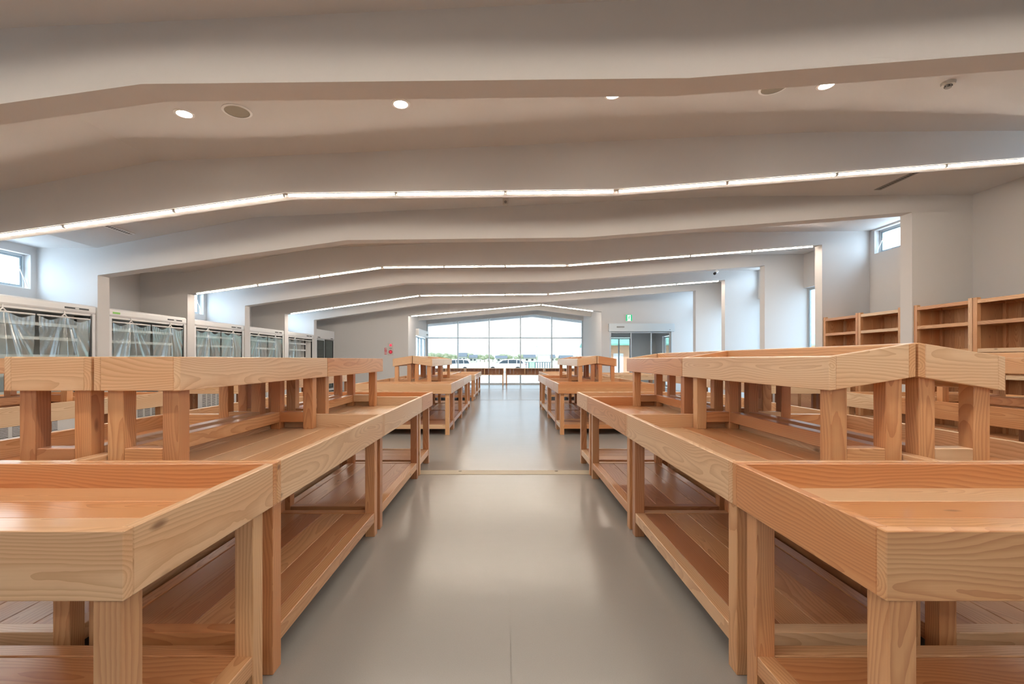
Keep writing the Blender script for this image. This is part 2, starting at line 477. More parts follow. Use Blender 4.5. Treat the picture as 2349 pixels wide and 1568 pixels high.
wk = 1
def side_window(sign, h, arm):
    """aluminium window set at the outer face of a long wall"""
    global wk
    wk += 1
    y0, y1, z0, z1 = h
    t = struct(link('window_%d' % wk, None, None, (sign * (WALL + 0.13), (y0 + y1) / 2, z0)))
    hw, H = (y1 - y0) / 2, z1 - z0
    f = MB(); e = 0.028
    f.box(-.03, .03, -hw, hw, 0, e).box(-.03, .03, -hw, hw, H - e, H).box(-.03, .03, -hw, -hw + e, e, H - e).box(-.03, .03, hw - e, hw, e, H - e)
    f.obj('window_frame', 'alu_light', t)
    g = MB(); i = e + .003; w = .026
    g.box(-.018, .018, -hw + i, hw - i, i, i + w).box(-.018, .018, -hw + i, hw - i, H - i - w, H - i)
    g.box(-.018, .018, -hw + i, -hw + i + w, i + w, H - i - w).box(-.018, .018, hw - i - w, hw - i, i + w, H - i - w)
    g.obj('sash', 'alu', t)
    MB().box(-.003, .003, -hw + i + w, hw - i - w, i + w, H - i - w).obj('pane', 'glass_side' if H > 1 else 'glass', t)
    if arm:
        s = -sign
        a = MB().tube((s * .03, hw - .07, H * .62), (s * .10, hw - .02, .03), .008)
        a.tube((s * .03, hw - .07, H * .66), (s * .03, hw - .07, H * .56), .014)
        a.obj('stay_arm', 'white_metal', t)
for h in left_holes: side_window(-1, h, True)
for h in right_holes: side_window(1, h, h[2] > 3)

# gabled end room behind the end wall
yG = 21.12
holed_wall('wall_lobby_left', -3.76, -3.6, yH + FT, yG + .12, 0, 3.75, [(18.55, 20.75, 0, 2.38)])
struct(MB().box(3.6, 3.76, yH + FT, yG + .12, 0, 3.75).obj('wall_lobby_right', 'white_paint'))
gup = [(x, z + .42) for x, z in GAB]
struct(MB().prism_xz(gup + [(x, z + .62) for x, z in reversed(GAB)], yH + FT, yG + .14).obj('ceiling_lobby', 'white_paint'))
k += 1
for y in (19.06, 21.0):
    struct(MB().prism_xz([(x, z) for x, z in GAB] + [(x, z + .43) for x, z in reversed(GAB)], y, y + .16).obj('trim_%d' % k, 'white_paint')); k += 1
# eave outside
eg = [(-4.6, 2.70), (1.35, 3.24), (4.6, 2.84)]
struct(MB().prism_xz(eg + [(x, z + .14) for x, z in reversed(eg)], yG + .17, 22.6).obj('trim_%d' % k, 'white_paint')); k += 1

# glazed end wall
gw = struct(link('window_1', None, None, (0, yG, 0)))
zs0, ztr = 0.06, 2.14
xs = [-3.6 + 1.44 * i for i in range(6)]
MB().box(-3.6, 3.6, -.05, .05, 0.0, zs0).obj('sill', 'alu_light', gw)
MB().box(-3.6, 3.6, -.04, .04, ztr - .025, ztr + .025).obj('transom', 'alu', gw)
for x in xs:
    w = .028
    xx = min(max(x, -3.6 + w), 3.6 - w)
    MB().box(xx - w, xx + w, -.045, .045, zs0, zat(GAB, xx)).obj('mullion', 'alu', gw)
for x0, x1 in zip(xs, xs[1:]):
    a, c = x0 + .03, x1 - .03
    MB().box(a, c, -.004, .004, zs0, ztr - .025).obj('pane', 'glass_tinted', gw)
    top = [(a, ztr + .025), (c, ztr + .025), (c, zat(GAB, c) - .001)] + ([(1.35, GAB[1][1] - .001)] if a < 1.35 < c else []) + [(a, zat(GAB, a) - .001)]
    MB().prism_xz(top, -.004, .004).obj('pane', 'glass_tinted', gw)

# floor strips
def strip(name, y0, y1, x0, x1, mat, label):
    return MB().box(x0, x1, y0, y1, -0.001, 0.0025).obj(name, mat)
st = thing('floor_strip', 'pale beige expansion strip screwed across the floor between the front tables', 'floor strip', (0, 4.66, 0))
MB().box(-6.2, 6.2, -.085, .085, 0, .003).obj('cover', 'tape_beige', st)
for x in (-4.4, -.46, .53, 4.4):
    MB().tube((x, .05, .003), (x, .05, .0045), .018, 12).obj('screw', 'screw', st)
for y, nm in ((13.0, 'thin dark joint strip across the floor beside the back tables'), (17.7, 'thin dark joint strip across the floor of the gabled end room')):
    w = 6.2 if y < 17 else 3.59
    o = MB().box(-w, w, -.014, .014, 0, .002).obj('joint_strip', 'vent_grey', None, (0, y, 0))
    tag(o, nm, 'floor strip', 'floor joint strips')

# ------------------------------------------------------------------ linear lamps under every second beam
def lamp_bar(p0, p1, y, label, group):
    p0, p1 = Vector((p0[0], y, p0[1])), Vector((p1[0], y, p1[1]))
    L = (p1 - p0).length
    ang = math.atan2(p1.z - p0.z, p1.x - p0.x)
    t = thing('linear_lamp', label, 'lamp', (p0 + p1) / 2, group)
    t.rotation_euler = (0, -ang, 0)
    key = ('lamp', round(L, 3))
    if key not in _cache:
        h = MB().box(-L / 2, L / 2, -.022, .022, -.008, 0).mesh('lamp_housing', 'white_metal')
        d = MB().prism_yz([(-.016, -.008), (-.014, -.022), (0, -.027), (.014, -.022), (.016, -.008)], -L / 2 + .008, L / 2 - .008).mesh('diffuser', 'led')
        e = MB().box(-.0035, .0035, -.019, .019, -.028, -.0085).mesh('end_cap', 'white_metal')
        _cache[key] = (h, d, e)
    h, d, e = _cache[key]
    link('housing', h, t); link('diffuser', d, t); link('end_cap', e, t, (-L / 2 + .0035, 0, 0)); link('end_cap', e, t, (L / 2 - .0035, 0, 0))
ORD = ['leftmost', 'second from the left', 'third from the left', 'fourth from the left', 'fifth from the left', 'sixth from the left', 'seventh from the left', 'eighth from the left', 'second from the right', 'rightmost']
BEAM = {-2.94: 'beam behind the viewer', 1.06: 'beam directly overhead', 5.06: 'nearest lit beam', 9.06: 'second lit beam', 13.06: 'third lit beam'}
for y in (-2.94, 1.06, 5.06, 9.06, 13.06):
    segs = []
    for (xa, xb, n, d) in ((-6.13, -2.45, 3, 0), (-2.42, 1.22, 3, 0), (1.25, 6.12, 4, 0)):
        st_ = (xb - xa) / n
        for i in range(n):
            a, c = xa + i * st_ + .01, xa + (i + 1) * st_ - .01
            segs.append(((a, zat(SOFF, a) - .001), (c, zat(SOFF, c) - .001)))
    for i, (a, c) in enumerate(segs):
        lamp_bar(a, c, y + .035, 'warm white tube lamp under the %s, %s' % (BEAM[y], ORD[i]), 'linear lamps under the beams')
segs = []
for xa, xb, n in ((-3.5, 1.33, 4), (1.37, 3.3, 2)):
    st_ = (xb - xa) / n
    for i in range(n):
        a, c = xa + i * st_ + .01, xa + (i + 1) * st_ - .01
        segs.append(((a, zat(GAB, a) - .001), (c, zat(GAB, c) - .001)))
for i, (a, c) in enumerate(segs):
    lamp_bar(a, c, yH + .035, 'warm tube lamp along the gabled opening of the end wall, %s' % (ORD[i] if i < 5 else 'rightmost'), 'linear lamps under the gable')

# ceiling fittings in the bay behind the first beam
def on_ceiling(x, y): return (x, y, zat(CEIL, x)), (0, -math.atan2(0.32, 7.19) if -3.85 < x < 3.34 else 0, 0)
def ring_mesh(r0, r1, z0, z1, mat, seg=32):
    b = MB()
    for i in range(seg):
        a0, a1 = 2 * PI * i / seg, 2 * PI * (i + 1) / seg
        n = len(b.v)
        for a in (a0, a1):
            b.v += [(r * math.cos(a), r * math.sin(a), z) for r, z in ((r0, z1), (r0, z0), (r1, z0 + .004), (r1, z1))]
        b.f += [(n, n + 1, n + 5, n + 4), (n + 1, n + 2, n + 6, n + 5), (n + 2, n + 3, n + 7, n + 6)]
    return b
for x, lab in ((-2.91, 'round recessed downlight left of the ceiling speaker, lit'), (-.945, 'round recessed downlight above the main aisle, fully in view'),
               (.985, 'round recessed downlight almost hidden by the front beam'), (2.92, 'round recessed downlight partly hidden by the front beam on the right')):
    p, r = on_ceiling(x, 4.155)
    t = thing('downlight', lab, 'lamp', p, 'recessed downlights'); t.rotation_euler = r
    ring_mesh(.062, .083, -.008, .0, 'white_metal').obj('rim', 'white_metal', t)
    MB().tube((0, 0, .002), (0, 0, -.003), .060, 32).obj('lamp_disc', 'lamp_disc', t)
for x, lab in ((-2.43, 'round ceiling speaker between the two left downlights'), (2.44, 'round ceiling speaker half hidden by the front beam')):
    p, r = on_ceiling(x, 4.155)
    t = thing('ceiling_speaker', lab, 'speaker', p, 'ceiling speakers'); t.rotation_euler = r
    ring_mesh(.103, .124, -.009, .0, 'white_metal').obj('rim', 'white_metal', t)
    MB().tube((0, 0, .002), (0, 0, -.004), .103, 32).obj('speaker_grille', 'speaker_mesh', t)
t = thing('smoke_detector', 'round grey smoke detector on the right of the ceiling', 'detector', (4.03, 4.16, zat(CEIL, 4.03)))
MB().tube((0, 0, 0), (0, 0, -.025), .055, 24, .05).obj('base', 'panel_beige', t, smooth=False)
MB().tube((0, 0, -.025), (0, 0, -.05), .028, 20, .024).obj('sensor', 'vent_grey', t)
for i in range(6):
    a = i * PI / 3
    MB().box(-.004, .004, -.002, .002, -.006, .006).obj('slot', 'dark_slot', t, (.0275 * math.cos(a), .0275 * math.sin(a), -.036), (0, 0, a + PI / 2))
for sx, lab in ((-1, 'long slotted air diffuser in the sloping ceiling by the left windows'), (1, 'long slotted air diffuser in the ceiling above the wall shelves')):
    x = sx * 5.55
    t = thing('air_diffuser', lab, 'air vent', (x, 6.1, zat(CEIL, x)), 'slot air diffusers')
    t.rotation_euler = (0, -math.atan(.1926) if sx < 0 else 0, 0)
    MB().box(-.05, -.022, -.72, .72, -.006, 0).box(.022, .05, -.72, .72, -.006, 0).box(-.022, .022, -.72, -.70, -.006, 0).box(-.022, .022, .70, .72, -.006, 0).obj('frame', 'vent_grey' if sx > 0 else 'white_metal', t)
    MB().box(-.022, .022, -.70, .70, -.002, 0).obj('slot', 'dark_slot', t)
    for i in range(34):
        MB().box(-.02, .02, -.006, .006, -.005, -.002).obj('blade', 'vent_grey' if sx > 0 else 'white_metal', t, (0, -.68 + i * .0412, 0))
t = thing('ceiling_sensor', 'small grey sensor box on the ceiling above the main aisle', 'sensor', (.01, 6.75, zat(CEIL, 0)))
MB().box(-.04, .04, -.03, .03, -.085, 0).obj('body', 'panel_beige', t)
MB().tube((0, -.03, -.05), (0, -.036, -.05), .02, 16).obj('lens', 'vent_grey', t)
# security camera under beam E
t = thing('security_camera', 'small white security camera with black front under a right-hand beam', 'camera', (5.16, 11.16, zat(SOFF, 5.16)))
MB().tube((0, 0, 0), (0, 0, -.05), .02, 10).obj('bracket', 'white_metal', t)
MB().tube((.05, .04, -.03), (-.05, -.05, -.09), .028, 12).obj('body', 'white_metal', t)
MB().tube((-.05, -.05, -.09), (-.085, -.082, -.11), .032, 12).obj('hood', 'black_plastic', t)

# ------------------------------------------------------------------ display tables
LEG, TB = 0.062, 0.027
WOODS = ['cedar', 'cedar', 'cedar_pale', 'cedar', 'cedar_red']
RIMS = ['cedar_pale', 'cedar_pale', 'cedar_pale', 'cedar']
def lw(): return random.choice(['cedar', 'cedar', 'cedar_red'])
def tray_table(label, x0, x1, y0, y1, ht, plank, group='low cedar tray tables'):
    """low table: tray of four boards, planked tray floor, four legs, railed lower shelf with planks"""
    cx, cy = (x0 + x1) / 2, (y0 + y1) / 2
    t = thing('tray_table', label, 'display table', (cx, cy, 0), group)
    hx, hy, bh = (x1 - x0) / 2 - .0015, (y1 - y0) / 2 - .0015, .15
    def w(): return random.choice(WOODS)
    zc = ht - bh / 2
    for s in (-1, 1):
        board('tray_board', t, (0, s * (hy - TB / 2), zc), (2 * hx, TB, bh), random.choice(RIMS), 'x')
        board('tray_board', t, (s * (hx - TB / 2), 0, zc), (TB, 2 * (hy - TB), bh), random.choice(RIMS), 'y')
    zf = ht - .085
    ix, iy = hx - TB, hy - TB
    def planks(nm, axis, ax, ay, ztop, th, wood_, target=.155):
        span = 2 * (ay if axis == 'x' else ax)
        n = max(2, round(span / target)); wd = span / n
        for i in range(n):
            c = -span / 2 + wd * (i + .5)
            if axis == 'x': board(nm, t, (0, c, ztop - th / 2), (2 * ax - .002, wd - .0018, th), wood_(), 'x', .0015)
            else: board(nm, t, (c, 0, ztop - th / 2), (wd - .0018, 2 * ay - .002, th), wood_(), 'y', .0015)
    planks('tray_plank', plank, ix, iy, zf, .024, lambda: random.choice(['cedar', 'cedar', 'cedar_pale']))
    lx, ly = ix - .006 - LEG / 2, iy - .006 - LEG / 2
    for sx in (-1, 1):
        for sy in (-1, 1):
            board('leg', t, (sx * lx, sy * ly, (zf - .024) / 2), (LEG, LEG, zf - .024), lw(), 'z')
    rz = .155 - .031
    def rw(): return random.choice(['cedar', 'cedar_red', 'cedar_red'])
    for s in (-1, 1):
        board('shelf_rail', t, (s * lx, 0, rz), (LEG - .004, 2 * ly - LEG, .062), w(), 'y')
        board('shelf_rail', t, (0, s * ly, rz), (2 * lx - LEG, LEG - .004, .062), w(), 'x')
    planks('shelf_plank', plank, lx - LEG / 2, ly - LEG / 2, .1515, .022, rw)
    return t

def upper_stand(label, x0, x1, y0, y1, zbase, zeave, slope, inner, group):
    """raised tray on four legs; slope = rise per metre of X, inner = +1/-1 side of the long stretcher"""
    cx, cy = (x0 + x1) / 2, (y0 + y1) / 2
    t = thing('raised_tray_stand', label, 'tray stand', (cx, cy, zbase), group)
    hx, hy, th, bh = (x1 - x0) / 2 - .002, (y1 - y0) / 2 - .002, .026, .128
    zmid = zeave + abs(slope) * (x1 - x0) / 2 - zbase          # tray top at the middle
    def w(): return random.choice(WOODS)
    for s in (-1, 1):
        zz = zmid + slope * s * (hx - th / 2)
        board('tray_board', t, (s * (hx - th / 2), 0, zz - bh / 2), (th, 2 * hy, bh), random.choice(RIMS), 'y', slope=slope)
        board('tray_board', t, (0, s * (hy - th / 2), zmid - bh / 2), (2 * (hx - th), th, bh), random.choice(RIMS), 'x', slope=slope)
    n = 2; wd = 2 * (hx - th) / n
    for i in range(n):
        xc = -(hx - th) + wd * (i + .5)
        board('tray_plank', t, (xc, 0, zmid + slope * xc - .085 - .011), (wd - .002, 2 * (hy - th) - .002, .022), w(), 'y', .0015, slope)
    lx = hx - th - .001 - LEG / 2
    ya, yb = -hy + th + .003 + LEG / 2, hy - .118 - LEG / 2
    for sx in (-1, 1):
        for sy in (ya, yb):
            top = zmid + slope * sx * lx - .110 - abs(slope) * LEG / 2
            board('leg', t, (sx * lx, sy, top / 2), (LEG, LEG, top), lw(), 'z')
    for sy in (ya, yb):
        board('end_rail', t, (0, sy, .077), (2 * lx - LEG, LEG - .004, .066), w(), 'x')
    board('stretcher', t, (inner * lx, (ya + yb) / 2, .077), (LEG - .004, yb - ya - LEG, .066), w(), 'y')
    return t

def island(sign, xin, width, ystart, name, ht, peaked, stands=True, parts='nefsEF', zeave=1.16, gname=''):
    """an island of tray tables: one across each end, two along each side, raised trays down the middle"""
    xo = xin + width
    def X(a, c): return (a, c) if sign > 0 else (-c, -a)
    e, l = .66, 1.432
    y1 = ystart + e; y2 = y1 + l; y3 = y2 + l; y4 = y3 + e
    xm = xin + width / 2
    spec = {'n': ((xin, xo), ystart, y1, 'x', 'near end'), 'e': ((xin, xm), y1, y2, 'y', 'first on the aisle side'),
            'f': ((xin, xm), y2, y3, 'y', 'second on the aisle side'), 's': ((xin, xo), y3, y4, 'x', 'far end'),
            'E': ((xm, xo), y1, y2, 'y', 'first on the outer side'), 'F': ((xm, xo), y2, y3, 'y', 'second on the outer side')}
    for p in parts:
        (a, c), ya, yb, ax, lab = spec[p]
        a, c = X(a, c)
        tray_table('cedar tray table, %s of %s' % (lab, name), a, c, ya, yb, ht, ax)
    if stands:
        w = .33
        sl = .053 / .33 if peaked else 0.0
        off = .406
        shape = 'peaked' if peaked else 'flat'
        for (a, c, side, sgn) in ((xin + off, xin + off + w, 'aisle-side', 1), (xin + off + w + .006, xin + off + 2 * w + .006, 'outer-side', -1)):
            aa, cc = X(a, c)
            for (ya, yb, w_) in ((y1 + .084, y2 + .082, 'near'), (y2 + .084, y3 + .082, 'far')):
                # keep the far stand's feet off the table joint
                upper_stand('raised %s tray, %s %s one, %s' % ('sloping' if peaked else 'flat', w_, side, name), aa, cc, ya, yb, ht - .085, zeave, sl * sgn * sign, sgn * sign, 'raised cedar tray stands')

island(-1, .81, 1.48, .972, 'the front left island', .785, False)
island(1, .81, 1.48, .972, 'the front right island', .785, True)
island(-1, .81, 1.48, 6.93, 'the middle left island', .78, True)
island(1, .81, 1.48, 6.95, 'the middle right island', .78, True)
island(-1, 3.77, 1.48, .972, 'the front island by the refrigerators', .785, False, parts='efsEF')
island(1, 3.77, 1.48, .972, 'the front island by the wall shelves', .785, True, parts='efsEF')
island(-1, 3.77, 1.48, 6.93, 'the middle island by the refrigerators', .78, False)
island(1, 3.77, 1.48, 6.95, 'the middle island by the right windows', .78, False)
island(-1, .83, 1.48, 12.66, 'the far left island', .72, False, stands=False, parts='nefEF')
island(1, 1.22, 1.48, 12.9, 'the far right island', .72, False, stands=False, parts='nefEF')
island(1, 2.9, 1.48, 12.9, 'the far island by the automatic door', .72, False, stands=False, parts='neE')

# ------------------------------------------------------------------ wall shelves on the right
def wall_shelf(label, y0, y1):
    x0, x1, H = 6.30, 6.74, 1.98
    cx, cy = (x0 + x1) / 2, (y0 + y1) / 2
    t = thing('wall_shelf', label, 'shelf', (cx, cy, 0), 'tall cedar wall shelves')
    hx, hy = (x1 - x0) / 2, (y1 - y0) / 2 - .002
    P = .055
    def w(): return random.choice(WOODS)
    for sx in (-1, 1):
        for sy in (-1, 1):
            board('post', t, (sx * (hx - P / 2), sy * (hy - P / 2), H / 2), (P, P, H), w(), 'z')
    for z in (.16, .55, .95, 1.30, 1.665, 1.955):
        for sx in (-1, 1):
            board('shelf_rail', t, (sx * (hx - P / 2), 0, z - .03), (P - .008, 2 * hy - 2 * P, .05), w(), 'y')
        for sy in (-1, 1):
            board('shelf_rail', t, (0, sy * (hy - P / 2), z - .03), (2 * hx - 2 * P, P - .012, .05), w(), 'x')
        for i in range(2):
            wd = (2 * hx - 2 * P) / 2
            board('shelf_plank', t, (-(hx - P) + wd * (i + .5), 0, z - .012), (wd - .002, 2 * hy - 2 * P, .02), w(), 'y', .0015)
    n = 5; wd = (2 * hy - 2 * P) / n
    for i in range(n):
        board('back_plank', t, (hx - .012, -(hy - P) + wd * (i + .5), H / 2 + .04), (.018, wd - .002, H - .12), w(), 'z', .0015)
    for sy in (-1, 1):
        board('side_plank', t, (.0, sy * (hy - .010), H / 2 + .04), (2 * hx - 2 * P - .004, .016, H - .12), w(), 'z', .0015)
wall_shelf('tall cedar wall shelf at the right edge of the picture', 5.28, 6.165)
wall_shelf('tall cedar wall shelf just right of the white column', 6.17, 7.055)
wall_shelf('tall cedar wall shelf just left of the white column', 7.28, 8.165)
wall_shelf('tall cedar wall shelf farthest from the viewer', 8.17, 9.055)

# low box shelves below the right-hand windows
for i, (ya, lab) in enumerate(((9.30, 'low dark cedar box bench under the first tall window'), (10.20, 'second low dark cedar box bench under the first tall window'))):
    t = thing('box_bench', lab, 'bench', (6.78, ya + .42, 0), 'low box benches')
    for sx in (-1, 1):
        board('side_board', t, (sx * .22, 0, .21), (.028, .80, .36), 'cedar_red', 'y')
    for sy in (-1, 1):
        board('end_board', t, (0, sy * .386, .21), (.41, .028, .36), 'cedar_red', 'x')
    board('top_plank', t, (-.115, 0, .405), (.225, .80, .026), 'cedar_red', 'y')
    board('top_plank', t, (.115, 0, .405), (.225, .80, .026), 'cedar_red', 'y')
    for sx in (-1, 1):
        for sy in (-1, 1):
            board('foot', t, (sx * .18, sy * .34, .015), (.06, .06, .03), 'cedar_red', 'y')

# low display benches in front of the end glazing
for i, (xa, lab) in enumerate(((-3.50, 'low cedar bench before the end glazing, leftmost'), (-1.76, 'low cedar bench before the end glazing, left of the middle gap'),
                               (.04, 'low cedar bench before the end glazing, right of the middle gap'), (1.79, 'low cedar bench before the end glazing, rightmost'))):
    xb = xa + 1.71
    t = thing('window_bench', lab, 'bench', ((xa + xb) / 2, 20.72, 0), 'low benches before the end glazing')
    hw = (xb - xa) / 2
    for sy in (-1, 1):
        board('top_plank', t, (0, sy * .105, .742), (2 * hw, .208, .024), 'cedar_pale', 'x')
        board('bottom_plank', t, (0, sy * .105, .462), (2 * hw, .208, .024), 'cedar', 'x')
    for xx in (-hw + .02, 0, hw - .02):
        board('divider', t, (xx, 0, .602), (.04, .41, .256), 'cedar', 'y')
    for j in range(10):
        wd = (2 * hw - .08) / 10
        board('back_plank', t, (-hw + .04 + wd * (j + .5), .19, .602), (wd - .003, .018, .255), 'cedar_red', 'z')
    for xx in (-hw + .035, hw - .035):
        for sy in (-1, 1):
            board('leg', t, (xx, sy * .17, .225), (.055, .055, .45), 'cedar', 'z')

# ------------------------------------------------------------------ open refrigerators on the left
def curtain_mesh(w, h, pinch, seed):
    """clear vinyl sheet hung from a rod, gathered upward at one hook so folds fan out below it"""
    rnd = random.Random(seed)
    nu, nv = 48, 22
    ph = rnd.random() * 6
    vs, fs = [], []
    for j in range(nv + 1):
        v = j / nv
        for i in range(nu + 1):
            u = i / nu
            d = u - pinch
            fan = max(0.0, 1 - abs(d) / (.05 + .42 * v))
            a = .004 + .040 * fan * min(1, v * 3)
            th = d / (.05 + .30 * v)
            dep = a * math.sin(th * 6 + ph) + .010 * math.sin(u * 8 + 2 * v + ph) * v
            y = (u - .5) * w * (1 - .10 * v * (1 - fan))
            drop = .05 * math.exp(-((abs(d) - .28) / .14) ** 2) * (1 - v)     # sagging top edge either side of the hook
            vs.append((dep, y, -v * h - drop))
    for j in range(nv):
        for i in range(nu):
            a = j * (nu + 1) + i
            fs.append((a, a + 1, a + nu + 2, a + nu + 1))
    return mesh_from('curtain', vs, fs, 'vinyl_curtain', True)

def open_fridge(label, y0, y1, seed, curtains=2, sticker=False):
    W, D, H = y1 - y0, .80, 1.97
    t = thing('open_refrigerator', label, 'refrigerator', (-6.30 - D / 2, (y0 + y1) / 2, 0), 'open refrigerated cases')
    hw, f, bk = W / 2, D / 2, -D / 2
    sh = MB()
    sh.box(bk, f, -hw, -hw + .05, .12, H - .13).box(bk, f, hw - .05, hw, .12, H - .13)            # sides
    sh.box(bk, bk + .06, -hw + .05, hw - .05, .12, H - .13)                                         # back
    sh.box(bk, f - .02, -hw, hw, H - .13, H)                                                        # top
    sh.box(bk, f - .03, -hw, hw, .03, .12)
    sh.obj('body', 'fridge_white', t)
    MB().box(bk + .06, bk + .075, -hw + .05, hw - .05, .50, H - .13).obj('inner_back', 'fridge_inside', t)
    for s in (-1, 1):
        MB().box(bk + .075, f - .03, s * (hw - .058) - .006, s * (hw - .058) + .006, .5, H - .14).obj('inner_side', 'fridge_inside', t)
    # rounded front header
    hd = []
    for i in range(7):
        a = PI / 2 * i / 6
        hd.append((f - .03 + .035 * math.sin(a), H - .035 + .035 * math.cos(a)))
    prof = [(f - .06, H - .125), (f - .06, H)] + hd + [(f + .005, H - .10), (f - .005, H - .125)]
    b = MB(); n = len(prof)
    b.v = [(x, -hw, z) for x, z in prof] + [(x, hw, z) for x, z in prof]
    b.f = [tuple(range(n)), tuple(reversed(range(n, 2 * n)))] + [(i, (i + 1) % n, n + (i + 1) % n, n + i) for i in range(n)]
    hdr = b.obj('header', 'fridge_white', t)
    MB().box(f + .004, f + .008, hw - .50, hw - .12, H - .085, H - .060).obj('control_panel', 'black_plastic', hdr)
    MB().box(f + .008, f + .0095, hw - .34, hw - .28, H - .080, H - .066).obj('display', 'white_print', hdr)
    if sticker:
        MB().box(f + .0045, f + .007, -hw + .06, -hw + .20, H - .085, H - .055).obj('sticker', 'sticker_green', hdr)
    MB().box(f - .10, f - .02, -hw + .06, hw - .06, H - .16, H - .13).obj('lamp_valance', 'shelf_white', t)
    # dark framed glass end panel on the far side
    fr = MB()
    fr.box(f - .26, f - .01, hw - .075, hw - .052, .55, .585).box(f - .26, f - .01, hw - .075, hw - .052, H - .19, H - .155)
    fr.box(f - .045, f - .01, hw - .075, hw - .052, .585, H - .19).box(f - .26, f - .225, hw - .075, hw - .052, .585, H - .19)
    fr.obj('end_frame', 'dark_frame', t)
    for z in (.72, .96, 1.21, 1.46, 1.66):
        s_ = MB().box(bk + .08, f - .22, -hw + .07, hw - .08, z - .012, z).obj('shelf', 'shelf_white', t)
        MB().box(f - .219, f - .205, -hw + .07, hw - .08, z - .035, z + .008).obj('price_rail', 'shelf_white', s_)
    MB().box(bk + .08, f - .01, -hw + .05, hw - .05, .46, .50).obj('deck', 'shelf_white', t)
    bp = MB().box(f - .03, f, -hw, hw, .03, .55).obj('base_panel', 'fridge_white', t)
    nv = 6
    for i in range(nv):
        yc = -hw + .30 + i * .16
        MB().box(f + .0003, f + .002, yc - .055, yc + .055, .16, .42).obj('vent', 'dark_slot', bp)
        g = MB()
        for q in range(13):
            z = .17 + q * .0195
            g.box(f + .002, f + .007, yc - .055, yc + .055, z, z + .011)
        g.obj('louvre', 'fridge_white', bp)
    MB().box(bk + .02, f - .02, -hw + .01, hw - .01, 0, .03).obj('plinth', 'black_plastic', t)
    for c in range(2):
        yc = (-1 if c == 0 else 1) * (hw - .06) / 2
        wd = hw - .10
        rod = MB().tube((f - .015, yc - wd / 2, H - .215), (f - .015, yc + wd / 2, H - .215), .012, 8).obj('curtain_rod', 'white_metal', t)
        if c < curtains:
            pin = .5 + random.Random(seed * 7 + c).uniform(-.05, .08)
            hk = yc + (pin - .5) * wd
            h_ = MB().tube((f - .012, hk, H - .125), (f - .012, hk, H - .175), .009, 6)
            h_.tube((f - .012, hk, H - .17), (f - .012, hk - .042, H - .21), .009, 6).tube((f - .012, hk, H - .17), (f - .012, hk + .042, H - .21), .009, 6)
            h_.obj('hook', 'white_metal', rod)
            link('curtain', curtain_mesh(wd, 1.05 if curtains == 2 else .9, pin, seed * 3 + c), rod, (f - .005, yc, H - .222))
bays = [(5.29, 7.045), (7.29, 9.045), (9.29, 11.045), (11.29, 13.045), (13.29, 15.045)]
labs = ['white open refrigerated case with clear curtains, nearest one at the left edge', 'white open refrigerated case with a green sticker on its header',
        'white open refrigerated case with aqua-tinted curtains, third along the left wall', 'white open refrigerated case with narrow gathered curtains, fourth along the left wall',
        'white open refrigerated case with a single curtain, fifth along the left wall']
for i, (a, c) in enumerate(bays):
    open_fridge(labs[i], a, c, i + 1, 2 if i < 4 else 1, i == 1)
# tall glass-door refrigerator in the last bay
t = thing('glass_door_refrigerator', 'tall white refrigerator with two sliding glass doors beside the end wall', 'refrigerator', (-6.66, 16.17, 0))
W, D, H = 1.60, .66, 2.18
hw, f, bk = W / 2, D / 2, -D / 2
MB().box(bk, f, -hw, -hw + .05, .1, H - .32).box(bk, f, hw - .05, hw, .1, H - .32).box(bk, bk + .05, -hw + .05, hw - .05, .1, H - .32).box(bk, f, -hw, hw, .03, .1).box(bk, f - .02, -hw, hw, H - .32, H).obj('body', 'fridge_white', t)
hd = MB().box(f - .02, f + .01, -hw, hw, H - .30, H).obj('header', 'fridge_white', t)
for yy in (-hw + .2, hw - .25):
    MB().box(f + .01, f + .013, yy - .1, yy + .1, H - .29, H - .265).obj('control_panel', 'black_plastic', hd)
MB().box(bk + .05, bk + .06, -hw + .05, hw - .05, .1, H - .32).obj('inner_back', 'fridge_inside', t)
for z in (.45, .75, 1.05, 1.3, 1.55):
    MB().box(bk + .06, f - .1, -hw + .06, hw - .06, z - .012, z).obj('shelf', 'shelf_white', t)
for s in (-1, 1):
    w_ = hw / 2 - .02
    d = MB().box(-.012, .012, -w_, -w_ + .04, -.88, .85).box(-.012, .012, w_ - .04, w_, -.88, .85).box(-.012, .012, -w_ + .04, w_ - .04, -.88, -.84).box(-.012, .012, -w_ + .04, w_ - .04, .81, .85).obj('door', 'dark_frame' if s > 0 else 'alu_light', t, (f - .03 + s * .012, s * (hw / 2 - .025), 1.0))
    MB().box(-.003, .003, -w_ + .04, w_ - .04, -.84, .81).obj('pane', 'fridge_glass', d)
    MB().box(.0125, .03, -s * (w_ - .03) - .01, -s * (w_ - .03) + .01, -.2, .2).obj('handle', 'alu_light', d)
MB().box(bk + .02, f - .02, -hw + .01, hw - .01, 0, .03).obj('plinth', 'black_plastic', t)

